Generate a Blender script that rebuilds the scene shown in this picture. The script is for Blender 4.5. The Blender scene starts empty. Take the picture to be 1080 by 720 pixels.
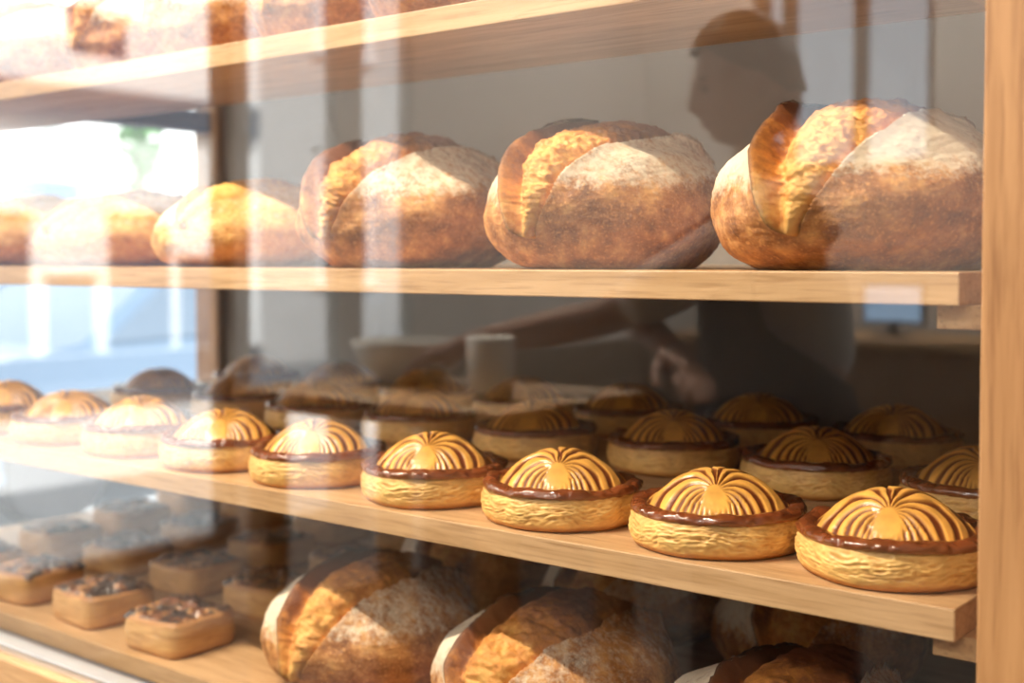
import bpy, bmesh, math, random
import numpy as np
from mathutils import Vector, Matrix

random.seed(7)
rng = np.random.default_rng(11)
C = bpy.context.scene.collection
EYE = 1.25                                   # camera height above the floor


def W(z):
    return z + EYE


# ------------------------------------------------------------------ helpers
def link(name, me, mat=None, parent=None):
    o = bpy.data.objects.new(name, me)
    C.objects.link(o)
    if mat is not None:
        for m in (mat if isinstance(mat, (list, tuple)) else [mat]):
            me.materials.append(m)
    if parent is not None:
        o.parent = parent
    return o


def thing(name, label, cat, loc=(0, 0, 0), rz=0.0, group=None):
    o = bpy.data.objects.new(name, None)
    C.objects.link(o)
    o.empty_display_size = .05
    o.location = loc
    o.rotation_euler = (0, 0, rz)
    tag(o, label, cat, group)
    return o


def tag(o, label, cat, group=None):
    o['label'] = label
    o['category'] = cat
    if group:
        o['group'] = group
    return o


def struct(o, label=None):
    o['kind'] = 'structure'
    if label:
        o['label'] = label
    return o


def bm_box(bm, x0, x1, y0, y1, z0, z1, bev=0.0):
    r = bmesh.ops.create_cube(bm, size=1)
    vs = r['verts']
    for v in vs:
        v.co = Vector((x0 + (v.co.x + .5) * (x1 - x0), y0 + (v.co.y + .5) * (y1 - y0), z0 + (v.co.z + .5) * (z1 - z0)))
    if bev:
        es = list({e for v in vs for e in v.link_edges})
        bmesh.ops.bevel(bm, geom=es, offset=bev, segments=2, profile=.5, affect='EDGES')


def boxes(name, lst, mat, parent=None, bev=0.0, smooth=False):
    bm = bmesh.new()
    for b in lst:
        bm_box(bm, *b, bev=bev)
    me = bpy.data.meshes.new(name)
    bm.to_mesh(me)
    bm.free()
    return link(name, me, mat, parent)


def mesh_np(name, V, F, mat=None, parent=None, smooth=True, cols=None):
    me = bpy.data.meshes.new(name)
    me.from_pydata(V.tolist(), [], [list(map(int, f)) for f in F])
    if smooth:
        me.polygons.foreach_set('use_smooth', [True] * len(me.polygons))
    if cols is not None:
        a = me.color_attributes.new('mask', 'FLOAT_COLOR', 'POINT')
        c = np.ones((len(V), 4), dtype=np.float32)
        c[:, :3] = cols
        a.data.foreach_set('color', c.ravel())
    me.update()
    return link(name, me, mat, parent)


def hash3(i, j, k):
    n = (i.astype(np.int64) * 374761393 + j.astype(np.int64) * 668265263 + k.astype(np.int64) * 2147483647 + 1013) & 0xffffffff
    n = ((n ^ (n >> 13)) * 1274126177) & 0xffffffff
    n = (n ^ (n >> 16)) & 0xffffff
    return n / float(0xffffff)


def vnoise(P):
    I = np.floor(P).astype(np.int64)
    f = P - I
    f = f * f * (3 - 2 * f)
    r = 0
    for a in (0, 1):
        for b in (0, 1):
            for c in (0, 1):
                w = (f[:, 0] if a else 1 - f[:, 0]) * (f[:, 1] if b else 1 - f[:, 1]) * (f[:, 2] if c else 1 - f[:, 2])
                r = r + w * hash3(I[:, 0] + a, I[:, 1] + b, I[:, 2] + c)
    return r * 2 - 1


def fbm(P, o=4):
    r, a = 0, .5
    for k in range(o):
        r = r + a * vnoise(P * (2 ** k) + 17.3 * k)
        a *= .5
    return r


def sst(x, a, b):
    t = np.clip((x - a) / (b - a), 0, 1)
    return t * t * (3 - 2 * t)


# ------------------------------------------------------------------ materials
def newmat(name):
    m = bpy.data.materials.new(name)
    m.use_nodes = True
    nt = m.node_tree
    b = nt.nodes['Principled BSDF']
    return m, nt, b


def N(nt, t, **kw):
    n = nt.nodes.new(t)
    for k, v in kw.items():
        setattr(n, k, v)
    return n


def plain(name, col, rough=.6, metal=0.0, noise=0.0, scale=20):
    m, nt, b = newmat(name)
    b.inputs['Roughness'].default_value = rough
    b.inputs['Metallic'].default_value = metal
    b.inputs['Base Color'].default_value = (*col, 1)
    tc = N(nt, 'ShaderNodeTexCoord')
    no = N(nt, 'ShaderNodeTexNoise')
    no.inputs['Scale'].default_value = scale
    no.inputs['Detail'].default_value = 4
    nt.links.new(tc.outputs['Object'], no.inputs['Vector'])
    mx = N(nt, 'ShaderNodeMix', data_type='RGBA')
    mx.inputs['A'].default_value = (*[c * (1 - noise) for c in col], 1)
    mx.inputs['B'].default_value = (*[min(1, c * (1 + noise)) for c in col], 1)
    nt.links.new(no.outputs['Fac'], mx.inputs['Factor'])
    nt.links.new(mx.outputs['Result'], b.inputs['Base Color'])
    return m


def wood(name, c1, c2, axis='x', rough=.5):
    m, nt, b = newmat(name)
    tc = N(nt, 'ShaderNodeTexCoord')
    mp = N(nt, 'ShaderNodeMapping')
    s = {'x': (2.2, 26, 34), 'y': (26, 2.2, 34), 'z': (26, 34, 2.0)}[axis]
    mp.inputs['Scale'].default_value = s
    n1 = N(nt, 'ShaderNodeTexNoise')
    n1.inputs['Scale'].default_value = 1.6
    n1.inputs['Detail'].default_value = 5
    n1.inputs['Roughness'].default_value = .6
    n1.inputs['Distortion'].default_value = .7
    mp2 = N(nt, 'ShaderNodeMapping')
    mp2.inputs['Scale'].default_value = tuple(v * (9 if v > 10 else 6) for v in s)
    n2 = N(nt, 'ShaderNodeTexNoise')
    n2.inputs['Scale'].default_value = 1.0
    n2.inputs['Detail'].default_value = 3
    nt.links.new(tc.outputs['Object'], mp.inputs['Vector'])
    nt.links.new(tc.outputs['Object'], mp2.inputs['Vector'])
    nt.links.new(mp.outputs['Vector'], n1.inputs['Vector'])
    nt.links.new(mp2.outputs['Vector'], n2.inputs['Vector'])
    r = N(nt, 'ShaderNodeValToRGB')
    r.color_ramp.elements[0].position = .32
    r.color_ramp.elements[0].color = (*c2, 1)
    r.color_ramp.elements[1].position = .62
    r.color_ramp.elements[1].color = (*c1, 1)
    nt.links.new(n1.outputs['Fac'], r.inputs['Fac'])
    r2 = N(nt, 'ShaderNodeValToRGB')
    r2.color_ramp.elements[0].position = .30
    r2.color_ramp.elements[0].color = (.52, .42, .32, 1)
    r2.color_ramp.elements[1].position = .48
    r2.color_ramp.elements[1].color = (1, 1, 1, 1)
    nt.links.new(n2.outputs['Fac'], r2.inputs['Fac'])
    mx = N(nt, 'ShaderNodeMix', data_type='RGBA', blend_type='MULTIPLY')
    mx.inputs['Factor'].default_value = .6
    nt.links.new(r.outputs['Color'], mx.inputs['A'])
    nt.links.new(r2.outputs['Color'], mx.inputs['B'])
    nt.links.new(mx.outputs['Result'], b.inputs['Base Color'])
    b.inputs['Roughness'].default_value = rough
    bp = N(nt, 'ShaderNodeBump')
    bp.inputs['Strength'].default_value = .12
    bp.inputs['Distance'].default_value = .002
    nt.links.new(n2.outputs['Fac'], bp.inputs['Height'])
    nt.links.new(bp.outputs['Normal'], b.inputs['Normal'])
    return m


def glass_mat(name, f0=.045, tint=(.985, .992, .99), rough=0.0):
    m = bpy.data.materials.new(name)
    m.use_nodes = True
    nt = m.node_tree
    nt.nodes.clear()
    out = N(nt, 'ShaderNodeOutputMaterial')
    mix = N(nt, 'ShaderNodeMixShader')
    tr = N(nt, 'ShaderNodeBsdfTransparent')
    tr.inputs['Color'].default_value = (*tint, 1)
    gl = N(nt, 'ShaderNodeBsdfGlossy')
    gl.inputs['Roughness'].default_value = rough
    gl.inputs['Color'].default_value = (1, 1, 1, 1)
    g = N(nt, 'ShaderNodeNewGeometry')
    d = N(nt, 'ShaderNodeVectorMath', operation='DOT_PRODUCT')
    nt.links.new(g.outputs['Incoming'], d.inputs[0])
    nt.links.new(g.outputs['Normal'], d.inputs[1])
    ab = N(nt, 'ShaderNodeMath', operation='ABSOLUTE')
    nt.links.new(d.outputs['Value'], ab.inputs[0])
    om = N(nt, 'ShaderNodeMath', operation='SUBTRACT')
    om.inputs[0].default_value = 1
    nt.links.new(ab.outputs[0], om.inputs[1])
    pw = N(nt, 'ShaderNodeMath', operation='POWER')
    nt.links.new(om.outputs[0], pw.inputs[0])
    pw.inputs[1].default_value = 5
    ml = N(nt, 'ShaderNodeMath', operation='MULTIPLY_ADD')
    nt.links.new(pw.outputs[0], ml.inputs[0])
    ml.inputs[1].default_value = 1 - f0
    ml.inputs[2].default_value = f0
    nt.links.new(ml.outputs[0], mix.inputs['Fac'])
    nt.links.new(tr.outputs[0], mix.inputs[1])
    nt.links.new(gl.outputs[0], mix.inputs[2])
    nt.links.new(mix.outputs[0], out.inputs['Surface'])
    return m


def ramp(nt, stops):
    r = N(nt, 'ShaderNodeValToRGB')
    e = r.color_ramp.elements
    while len(e) > 1:
        e.remove(e[-1])
    e[0].position, e[0].color = stops[0][0], (*stops[0][1], 1)
    for p, c in stops[1:]:
        k = e.new(p)
        k.color = (*c, 1)
    return r


def bread_mat(name, deep, mid, lite, flour=(.80, .70, .54), warm=1.0):
    """crust: mottled brown; the mask holds where flour (G) lies and where the crust charred (B)."""
    m, nt, b = newmat(name)
    tc = N(nt, 'ShaderNodeTexCoord')
    n1 = N(nt, 'ShaderNodeTexNoise')
    n1.inputs['Scale'].default_value = 34
    n1.inputs['Detail'].default_value = 8
    n1.inputs['Roughness'].default_value = .68
    nt.links.new(tc.outputs['Object'], n1.inputs['Vector'])
    r = ramp(nt, [(.34, deep), (.50, mid), (.64, lite)])
    nt.links.new(n1.outputs['Fac'], r.inputs['Fac'])
    # small pale blisters
    vo = N(nt, 'ShaderNodeTexNoise')
    vo.inputs['Scale'].default_value = 300
    vo.inputs['Detail'].default_value = 3
    nt.links.new(tc.outputs['Object'], vo.inputs['Vector'])
    rb = ramp(nt, [(.56, (0, 0, 0)), (.68, (1, 1, 1))])
    nt.links.new(vo.outputs['Fac'], rb.inputs['Fac'])
    mb = N(nt, 'ShaderNodeMix', data_type='RGBA')
    mb.inputs['B'].default_value = (*[min(1, c * 1.35) for c in lite], 1)
    ms = N(nt, 'ShaderNodeMath', operation='MULTIPLY')
    ms.inputs[1].default_value = .5
    nt.links.new(rb.outputs['Color'], ms.inputs[0])
    nt.links.new(ms.outputs[0], mb.inputs['Factor'])
    nt.links.new(r.outputs['Color'], mb.inputs['A'])
    at = N(nt, 'ShaderNodeVertexColor', layer_name='mask')
    sp = N(nt, 'ShaderNodeSeparateColor')
    nt.links.new(at.outputs['Color'], sp.inputs['Color'])
    # flour, broken up by noise
    nf = N(nt, 'ShaderNodeTexNoise')
    nf.inputs['Scale'].default_value = 95
    nf.inputs['Detail'].default_value = 9
    nf.inputs['Roughness'].default_value = .75
    nt.links.new(tc.outputs['Object'], nf.inputs['Vector'])
    ad = N(nt, 'ShaderNodeMath', operation='MULTIPLY_ADD')
    ad.inputs[1].default_value = 4.2
    ad.inputs[2].default_value = -2.1
    nt.links.new(nf.outputs['Fac'], ad.inputs[0])
    sm = N(nt, 'ShaderNodeMath', operation='ADD')
    nt.links.new(ad.outputs[0], sm.inputs[0])
    sc = N(nt, 'ShaderNodeMath', operation='MULTIPLY_ADD')
    sc.inputs[1].default_value = 1.9
    sc.inputs[2].default_value = -.62
    nt.links.new(sp.outputs['Green'], sc.inputs[0])
    nt.links.new(sc.outputs[0], sm.inputs[1])
    cl = N(nt, 'ShaderNodeMapRange')
    cl.inputs['From Min'].default_value = 0.0
    cl.inputs['From Max'].default_value = 1.0
    cl.inputs['To Max'].default_value = .86
    nt.links.new(sm.outputs[0], cl.inputs['Value'])
    mf = N(nt, 'ShaderNodeMix', data_type='RGBA')
    mf.inputs['B'].default_value = (*flour, 1)
    nt.links.new(cl.outputs['Result'], mf.inputs['Factor'])
    nt.links.new(mb.outputs['Result'], mf.inputs['A'])
    mc = N(nt, 'ShaderNodeMix', data_type='RGBA')
    mc.inputs['B'].default_value = (.035, .016, .008, 1)
    nt.links.new(sp.outputs['Blue'], mc.inputs['Factor'])
    nt.links.new(mf.outputs['Result'], mc.inputs['A'])
    nt.links.new(mc.outputs['Result'], b.inputs['Base Color'])
    b.inputs['Roughness'].default_value = .62
    b.inputs['Specular IOR Level'].default_value = .35
    bp = N(nt, 'ShaderNodeBump')
    bp.inputs['Strength'].default_value = .3
    bp.inputs['Distance'].default_value = .0012
    nt.links.new(vo.outputs['Fac'], bp.inputs['Height'])
    nt.links.new(bp.outputs['Normal'], b.inputs['Normal'])
    return m


def crumb_mat(name, pale, gold, toast):
    """torn inside of the score; R of the mask = how far it toasted."""
    m, nt, b = newmat(name)
    tc = N(nt, 'ShaderNodeTexCoord')
    n1 = N(nt, 'ShaderNodeTexNoise')
    n1.inputs['Scale'].default_value = 55
    n1.inputs['Detail'].default_value = 8
    n1.inputs['Roughness'].default_value = .7
    nt.links.new(tc.outputs['Object'], n1.inputs['Vector'])
    at = N(nt, 'ShaderNodeVertexColor', layer_name='mask')
    sp = N(nt, 'ShaderNodeSeparateColor')
    nt.links.new(at.outputs['Color'], sp.inputs['Color'])
    ad = N(nt, 'ShaderNodeMath', operation='MULTIPLY_ADD')
    ad.inputs[1].default_value = 1.5
    ad.inputs[2].default_value = -.75
    nt.links.new(n1.outputs['Fac'], ad.inputs[0])
    sm = N(nt, 'ShaderNodeMath', operation='ADD')
    nt.links.new(ad.outputs[0], sm.inputs[0])
    nt.links.new(sp.outputs['Red'], sm.inputs[1])
    r = ramp(nt, [(.10, pale), (.38, gold), (.85, toast)])
    nt.links.new(sm.outputs[0], r.inputs['Fac'])
    mc = N(nt, 'ShaderNodeMix', data_type='RGBA')
    mc.inputs['B'].default_value = (.04, .018, .008, 1)
    nt.links.new(sp.outputs['Blue'], mc.inputs['Factor'])
    nt.links.new(r.outputs['Color'], mc.inputs['A'])
    nt.links.new(mc.outputs['Result'], b.inputs['Base Color'])
    b.inputs['Roughness'].default_value = .6
    b.inputs['Subsurface Weight'].default_value = 0.0
    bp = N(nt, 'ShaderNodeBump')
    bp.inputs['Strength'].default_value = .8
    bp.inputs['Distance'].default_value = .003
    nt.links.new(n1.outputs['Fac'], bp.inputs['Height'])
    nt.links.new(bp.outputs['Normal'], b.inputs['Normal'])
    return m


def mask_mix(name, a, bcol, rough=.4, scale=40, noise=.18, coat=0.0, third=None):
    """two colours of one baked surface chosen by R of the mask (score lines, browned layers)."""
    m, nt, b = newmat(name)
    tc = N(nt, 'ShaderNodeTexCoord')
    n1 = N(nt, 'ShaderNodeTexNoise')
    n1.inputs['Scale'].default_value = scale
    n1.inputs['Detail'].default_value = 6
    nt.links.new(tc.outputs['Object'], n1.inputs['Vector'])
    at = N(nt, 'ShaderNodeVertexColor', layer_name='mask')
    sp = N(nt, 'ShaderNodeSeparateColor')
    nt.links.new(at.outputs['Color'], sp.inputs['Color'])
    r = ramp(nt, [(.3, tuple(c * (1 - noise) for c in a)), (.7, tuple(min(1, c * (1 + noise)) for c in a))])
    nt.links.new(n1.outputs['Fac'], r.inputs['Fac'])
    mx = N(nt, 'ShaderNodeMix', data_type='RGBA')
    mx.inputs['B'].default_value = (*bcol, 1)
    nt.links.new(sp.outputs['Red'], mx.inputs['Factor'])
    nt.links.new(r.outputs['Color'], mx.inputs['A'])
    last = mx
    if third is not None:
        m3 = N(nt, 'ShaderNodeMix', data_type='RGBA')
        m3.inputs['B'].default_value = (*third, 1)
        nt.links.new(sp.outputs['Green'], m3.inputs['Factor'])
        nt.links.new(mx.outputs['Result'], m3.inputs['A'])
        last = m3
    nt.links.new(last.outputs['Result'], b.inputs['Base Color'])
    b.inputs['Roughness'].default_value = rough
    b.inputs['Coat Weight'].default_value = coat
    b.inputs['Coat Roughness'].default_value = .18
    bp = N(nt, 'ShaderNodeBump')
    bp.inputs['Strength'].default_value = .35
    bp.inputs['Distance'].default_value = .0012
    n2 = N(nt, 'ShaderNodeTexNoise')
    n2.inputs['Scale'].default_value = 170
    n2.inputs['Detail'].default_value = 4
    nt.links.new(tc.outputs['Object'], n2.inputs['Vector'])
    nt.links.new(n2.outputs['Fac'], bp.inputs['Height'])
    nt.links.new(bp.outputs['Normal'], b.inputs['Normal'])
    return m


OAK = wood('oak_boards', (.58, .36, .185), (.42, .24, .105), 'x')
OAK_Z = wood('oak_post', (.36, .19, .078), (.26, .125, .045), 'z')
OAK_Y = wood('oak_cross', (.62, .38, .18), (.48, .27, .11), 'y')
DARK_Y = wood('walnut_rail', (.16, .085, .045), (.09, .045, .022), 'y')
SHADE_Z = wood('shaded_post_face', (.15, .08, .042), (.085, .042, .02), 'z')  # post wood darkened to hold the shade of its inner face
PLASTER = plain('grey_plaster', (.215, .20, .19), .9, noise=.04, scale=6)
ROOMWALL = plain('room_plaster', (.66, .63, .60), .9, noise=.03, scale=3)
CEIL = plain('ceiling_paint', (.85, .84, .82), .9, noise=.02, scale=3)
FLOORM = plain('floor_tiles', (.07, .06, .05), .5, noise=.12, scale=4)
GLASS = glass_mat('display_glass', .085)
WGLASS = glass_mat('window_glass', .04)
STEEL = plain('brushed_steel', (.72, .73, .74), .35, 1.0, noise=.04, scale=60)
CRUST = bread_mat('sourdough_crust', (.17, .055, .013), (.40, .155, .042), (.64, .33, .115))
CRUMB = crumb_mat('torn_crumb', (.80, .43, .115), (.60, .235, .042), (.20, .06, .015))
CRUST_G = bread_mat('golden_crust', (.44, .18, .04), (.64, .32, .09), (.78, .48, .18))
CRUMB_G = crumb_mat('golden_crumb', (.85, .55, .17), (.75, .38, .07), (.36, .13, .03))
PUFF = mask_mix('puff_layers', (.82, .50, .16), (.46, .17, .03), .45, 50, .16, .05)
DOME = mask_mix('scored_dome', (.76, .375, .075), (.14, .027, .006), .36, 38, .28, .22)
RIM = mask_mix('glazed_rim', (.17, .042, .012), (.38, .12, .03), .22, 60, .35, .6)
TARTM = mask_mix('tart_pastry', (.64, .37, .145), (.34, .13, .036), .5, 40, .14, .05)
TARTF = mask_mix('caramel_fruit', (.16, .06, .028), (.50, .26, .10), .28, 60, .45, .5, third=(.04, .025, .022))
METALDARK = plain('dark_metal', (.05, .05, .055), .45, .6, noise=.05)

# ------------------------------------------------------------------ display case
GY = .973                                     # front face of the pane
case = thing('display_case', 'tall oak bakery display case with glass front, open shelves and grey back panel', 'display case', (0, 0, 0))
TOPZ, MIDZ, GALZ, BOTZ = .274, -.009, -.283, -.550
TH = .0275


def shelf(z, x0, y1, lab):
    o = boxes('shelf', [(x0, -.336, 1.0, y1, W(z - TH), W(z))], OAK, case, bev=.0015)
    o['label'] = lab
    return o


shelf(TOPZ, -2.40, 1.255, 'narrow upper oak shelf')
shelf(MIDZ, -2.40, 1.925, 'oak shelf with large floured loaves')
shelf(GALZ, -2.40, 1.925, 'oak shelf with round puff galettes')
shelf(BOTZ, -2.40, 1.925, 'lowest oak shelf with tarts and loaves')
for z, y1 in ((TOPZ, 1.24), (MIDZ, 1.90), (GALZ, 1.88), (BOTZ, 1.88)):
    boxes('cleat', [(-.362, -.312, 1.022, y1, W(z - TH - .020), W(z - TH))], OAK_Y, case, bev=.001)
boxes('post', [(-.304, -.225, .953, 1.02, 0, W(.95))], OAK_Z, case, bev=.002)
boxes('post', [(-2.56, -2.49, .953, 1.02, 0, W(.95))], OAK_Z, case, bev=.002)
boxes('post', [(-2.515, -2.432, 1.90, 1.915, 0, W(.95))], OAK_Z, case, bev=.002)
p = boxes('post', [(-2.515, -2.432, 1.915, 2.06, 0, W(.95))], SHADE_Z, case, bev=.002)  # shaded inner face of the rear post, shade put into the colour
p['label'] = 'rear corner post face with shade in its brown colour'
boxes('light_block_panel', [(-.312, -.285, 1.02, 1.93, 0, W(.95))], OAK_Z, case)  # unseen end panel, added to block light from that side
boxes('back_panel', [(-2.432, -.285, 1.93, 1.95, W(-.60), W(.95))], PLASTER, case)
o = boxes('end_rail', [(-2.50, -2.45, 1.02, 1.90, W(.312), W(.362))], DARK_Y, case, bev=.002)
o['label'] = 'dark brown cross rail'
boxes('sill_rail', [(-2.49, -.304, .945, .996, W(-.70), W(-.590))], OAK, case, bev=.003)
o = boxes('glass_channel', [(-2.49, -.304, .960, .990, W(-.590), W(-.576))], STEEL, case, bev=.001)
o['label'] = 'bright steel glazing channel'
o = boxes('glass_pane', [(-2.49, -.304, GY, GY + .006, W(-.578), W(.94))], GLASS, case)
o['label'] = 'clear glass front pane'
boxes('head_rail', [(-2.49, -.304, .955, 1.02, W(.94), W(1.0))], OAK, case, bev=.002)
boxes('case_top', [(-2.56, -.225, 1.02, 1.95, W(.95), W(.975))], OAK, case, bev=.002)
boxes('plinth', [(-2.49, -.312, 1.0, 1.93, .0, W(-.60))], OAK, case, bev=.002)
for k in range(3):
    x0 = -2.46 + k * .72
    d = boxes('cupboard_door', [(x0, x0 + .69, .982, .999, .06, W(-.72))], OAK_Z, case, bev=.003)
    boxes('knob', [(x0 + .62, x0 + .645, .960, .982, W(-.80), W(-.775))], METALDARK, d, bev=.004)


# ------------------------------------------------------------------ loaves
def quad_sphere(n):
    key, V, F = {}, [], []
    t = np.tan(np.linspace(-np.pi / 4, np.pi / 4, n + 1))
    pts, quads = [], []
    for ax in range(3):
        for s in (-1, 1):
            A, B = np.meshgrid(t, t, indexing='ij')
            P = np.zeros((n + 1, n + 1, 3))
            P[..., ax] = s
            P[..., (ax + 1) % 3] = A
            P[..., (ax + 2) % 3] = B * s
            base = len(pts) * (n + 1) ** 2
            idx = base + np.arange((n + 1) ** 2).reshape(n + 1, n + 1)
            q = np.stack([idx[:-1, :-1], idx[1:, :-1], idx[1:, 1:], idx[:-1, 1:]], -1).reshape(-1, 4)
            pts.append(P.reshape(-1, 3))
            quads.append(q)
    P = np.concatenate(pts)
    P /= np.linalg.norm(P, axis=1)[:, None]
    Q = np.concatenate(quads)
    k = np.round(P * 1e5).astype(np.int64)
    _, first, inv = np.unique(k, axis=0, return_index=True, return_inverse=True)
    return P[first], inv.reshape(-1)[Q]


QS = {}


def loaf(seed, a, b, H, n=100, wL=.62, wR=.10, rise=.016, mats=(None, None), flour=1.0, tipdeg=22, toast=.0, label='', cat='bread loaf', group=None, loc=(0, 0, 0), rz=0.0, lumpy=1.0):
    """score runs front (-y) to back over the top; left lip of the cut stands up as an ear."""
    if n not in QS:
        QS[n] = quad_sphere(n)
    D, Q = QS[n]
    off = seed * 13.7
    x, y, z = D.T
    hr = np.sqrt(x * x + y * y) + 1e-9
    ph = np.arcsin(np.clip(z, -1, 1))
    zc = .40 * H
    r = np.cos(ph) ** .86
    up = np.abs(np.sin(ph)) ** 1.04
    zz = np.where(z >= 0, zc + (H - zc) * up, zc - zc * 1.30 * np.abs(np.sin(ph)) ** 1.0)
    cx, cy = x / hr, y / hr
    # slightly boat shaped plan
    P = np.stack([a * r * cx, b * r * cy, zz], 1)
    lump = fbm(D * 1.6 + off, 2) * .014 + fbm(D * 5 + off, 2) * .002
    P += D * lump[:, None]
    # score coordinates
    psi = np.degrees(np.arctan2(z, -y))                     # 0 front, 90 top, 180 back
    lam = np.arcsin(np.clip(x, -1, 1))
    wob = .035 * vnoise(np.stack([psi / 14 + off, 0 * psi, 0 * psi], 1))
    prof = np.clip((psi - tipdeg) / 50, 0, 1) ** .85 * (1 - sst(psi, 120, 168))
    prof = np.where(z > -.4, prof, 0)
    lc = -.04 + 0 * psi
    Rprof = np.clip((psi - tipdeg) / 92, 0, 1) ** .9
    Rprof = np.where(z > -.4, Rprof * (1 - sst(psi, 138, 172)), 0)
    L = lc - wL * prof + wob * .4 * prof
    Rr = lc + wR * Rprof + wob * Rprof + .03 * vnoise(np.stack([psi / 6 + off, 0 * psi, 0 * psi + 7], 1)) * Rprof * sst(psi, 40, 80)
    s = (lam - L) / np.maximum(Rr - L, 1e-4)
    wid = (Rr - L)
    open_ = sst(wid, .02, .10)
    ins = (s > 0) & (s < 1) & (wid > .025)
    act = sst(prof, .02, .35)
    rough = fbm(D * 11 + off, 4)
    fine = fbm(D * 34 + off, 3)
    d = np.zeros(len(D))
    inner = np.clip(s, 0, 1)
    wallw = np.clip(s * wid, 0, 9)
    jag = 1 + .25 * vnoise(np.stack([psi / 9 + off, 0 * psi, 0 * psi + 3.3], 1)) * sst(psi, 45, 80)
    ww = np.clip(.30 * wid, .02, .12)
    bulge = rise * act * jag * (1 - sst(wallw / ww, 0, 1)) - .012 * np.exp(-((wallw / ww - 1.05) / .6) ** 2) * act * (ww / .12) + .014 * np.sin(np.pi * np.clip(inner, 0, 1)) ** .8 - .005 * sst(inner, .85, 1)
    bulge = bulge + lumpy * sst(wid, .10, .50) * (rough * .007 + fine * .0030) * sst(wallw / ww, .0, 1) + fine * .0012 - .004 * sst(np.abs(vnoise(np.stack([psi / 9 + off, inner * 5, 0 * s], 1))), .0, .12) * 0
    d = np.where(ins, bulge * open_, d)
    # left lip
    ear = np.exp(-np.clip(-s * wid, 0, 9) / .10) * (s <= 0) * act
    d = d + ear * rise * jag
    # right lip: a sharper, lower ridge
    rid = np.exp(-np.clip((s - 1) * wid, 0, 9) / .09) * (s >= 1) * act
    d = d + rid * (.007 + .013 * sst(psi, 75, 125))
    nrm = D * np.array([1 / a, 1 / b, 1.25 / H])
    nrm /= np.linalg.norm(nrm, axis=1)[:, None]
    P += nrm * d[:, None]
    P[:, 0] += (ear * .010 * sst(psi, 40, 90)) * sst(z, 0, .3)            # lip leans over the cut
    # small crust bumps
    P += nrm * (fbm(D * 22 + off, 3) * .0010 * (~ins))[:, None]
    P[:, 2] = np.maximum(P[:, 2], 0.0) + 0.0004
    zn = P[:, 2] / H
    # masks
    char = np.where(ins, (1 - sst(s * wid, .0, .03)) * .8 + .5 * (1 - sst(wallw / ww, .15, 1.1)) * sst(psi, 45, 85), 0)
    char = np.maximum(char, np.where((s <= 0) & (s * wid > -.035), act * sst(psi, 60, 95) * .95, 0))
    char = np.maximum(char, np.where((s <= 0) & (s * wid > -.018), act * .6, 0))
    char = np.maximum(char, np.where((s >= 1) & ((s - 1) * wid < .03), act * sst(psi, 70, 110) * .45, 0))
    toastm = .02 + .72 * sst(psi, 38, 108) + .55 * (1 - sst(wallw / ww, .5, 1.35)) * sst(psi, -5, 40) + toast + .25 * rough
    left = (s < .5) * sst(zn, .34, .66)
    right = (s > .5) * (1 - .5 * sst(lam, .9, 1.3)) * sst(zn, .42, .70)
    top = sst(zn, .60, .95) * .7
    fl = np.maximum(left * max(flour, .9), np.maximum(right * .92, top) * flour)
    fl = np.clip(fl + .12 * fbm(D * 4 + off, 2), 0, 1)
    cols = np.stack([np.clip(toastm, 0, 1), fl, np.clip(char, 0, 1)], 1)
    fin = ins[Q].sum(1) >= 2
    root = None
    for k, (sel, nm) in enumerate(((~fin, 'bread_loaf'), (fin, 'torn_crumb'))):
        q = Q[sel]
        used, inv = np.unique(q, return_inverse=True)
        ob = mesh_np(nm, P[used], inv.reshape(q.shape), mats[k], root, True, cols[used])
        if k == 0:
            root = ob
        else:
            ob['label'] = 'torn golden crumb inside the score'
    root.location = loc
    root.rotation_euler = (0, 0, rz)
    tag(root, label, cat, group)
    return root


def dup(root, loc, rz=0.0, sc=(1, 1, 1), label=None, group=None):
    r = root.copy()
    C.objects.link(r)
    r.location, r.rotation_euler, r.scale = loc, (0, 0, rz), sc
    if label:
        r['label'] = label
    if group:
        r['group'] = group
    for ch in list(root.children):
        c = ch.copy()
        C.objects.link(c)
        c.parent = r
        for g in list(ch.children):
            d = g.copy()
            C.objects.link(d)
            d.parent = c
    return r


SD = (CRUST, CRUMB)
GD = (CRUST_G, CRUMB_G)
gm = 'large scored loaves on the middle shelf'
hero3 = loaf(3, .144, .146, .152, 130, .26, .52, .023, SD, 1.0, -24, 0.16, 'large floured sourdough loaf with wide torn score, against the oak post', group=gm, loc=(-.482, 1.155, W(MIDZ)))
hero2 = loaf(5, .135, .145, .152, 130, .28, .50, .022, SD, .85, -24, 0.21, 'large scored sourdough loaf in the middle of the three big loaves', group=gm, loc=(-.779, 1.155, W(MIDZ)))
hero1 = loaf(9, .140, .146, .150, 110, .24, .48, .020, SD, .80, -24, 0.32, 'large darker scored sourdough loaf, third from the oak post', group=gm, loc=(-1.080, 1.155, W(MIDZ)))
ga = 'golden flat loaves at the far end of the middle shelf'
g1 = loaf(21, .136, .14, .108, 80, .25, .4, .012, GD, .35, 4, .0, 'golden low loaf beside the third sourdough loaf', group=ga, loc=(-1.392, 1.15, W(MIDZ)), rz=.25, lumpy=.4)
dup(g1, (-1.69, 1.15, W(MIDZ)), .05, (1, 1, .95), 'pale golden low loaf, second in the golden row', ga)
dup(g1, (-1.985, 1.15, W(MIDZ)), .4, (1, 1, .98), 'golden low loaf at the far glass end of its row', ga)
gb = 'dark loaves behind the golden loaves'
dk = loaf(31, .13, .12, .115, 50, .25, .4, .012, SD, .15, -3, .3, 'dark brown loaf behind the golden loaf next to the sourdoughs', group=gb, loc=(-1.56, 1.42, W(MIDZ)), rz=.3)
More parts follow.
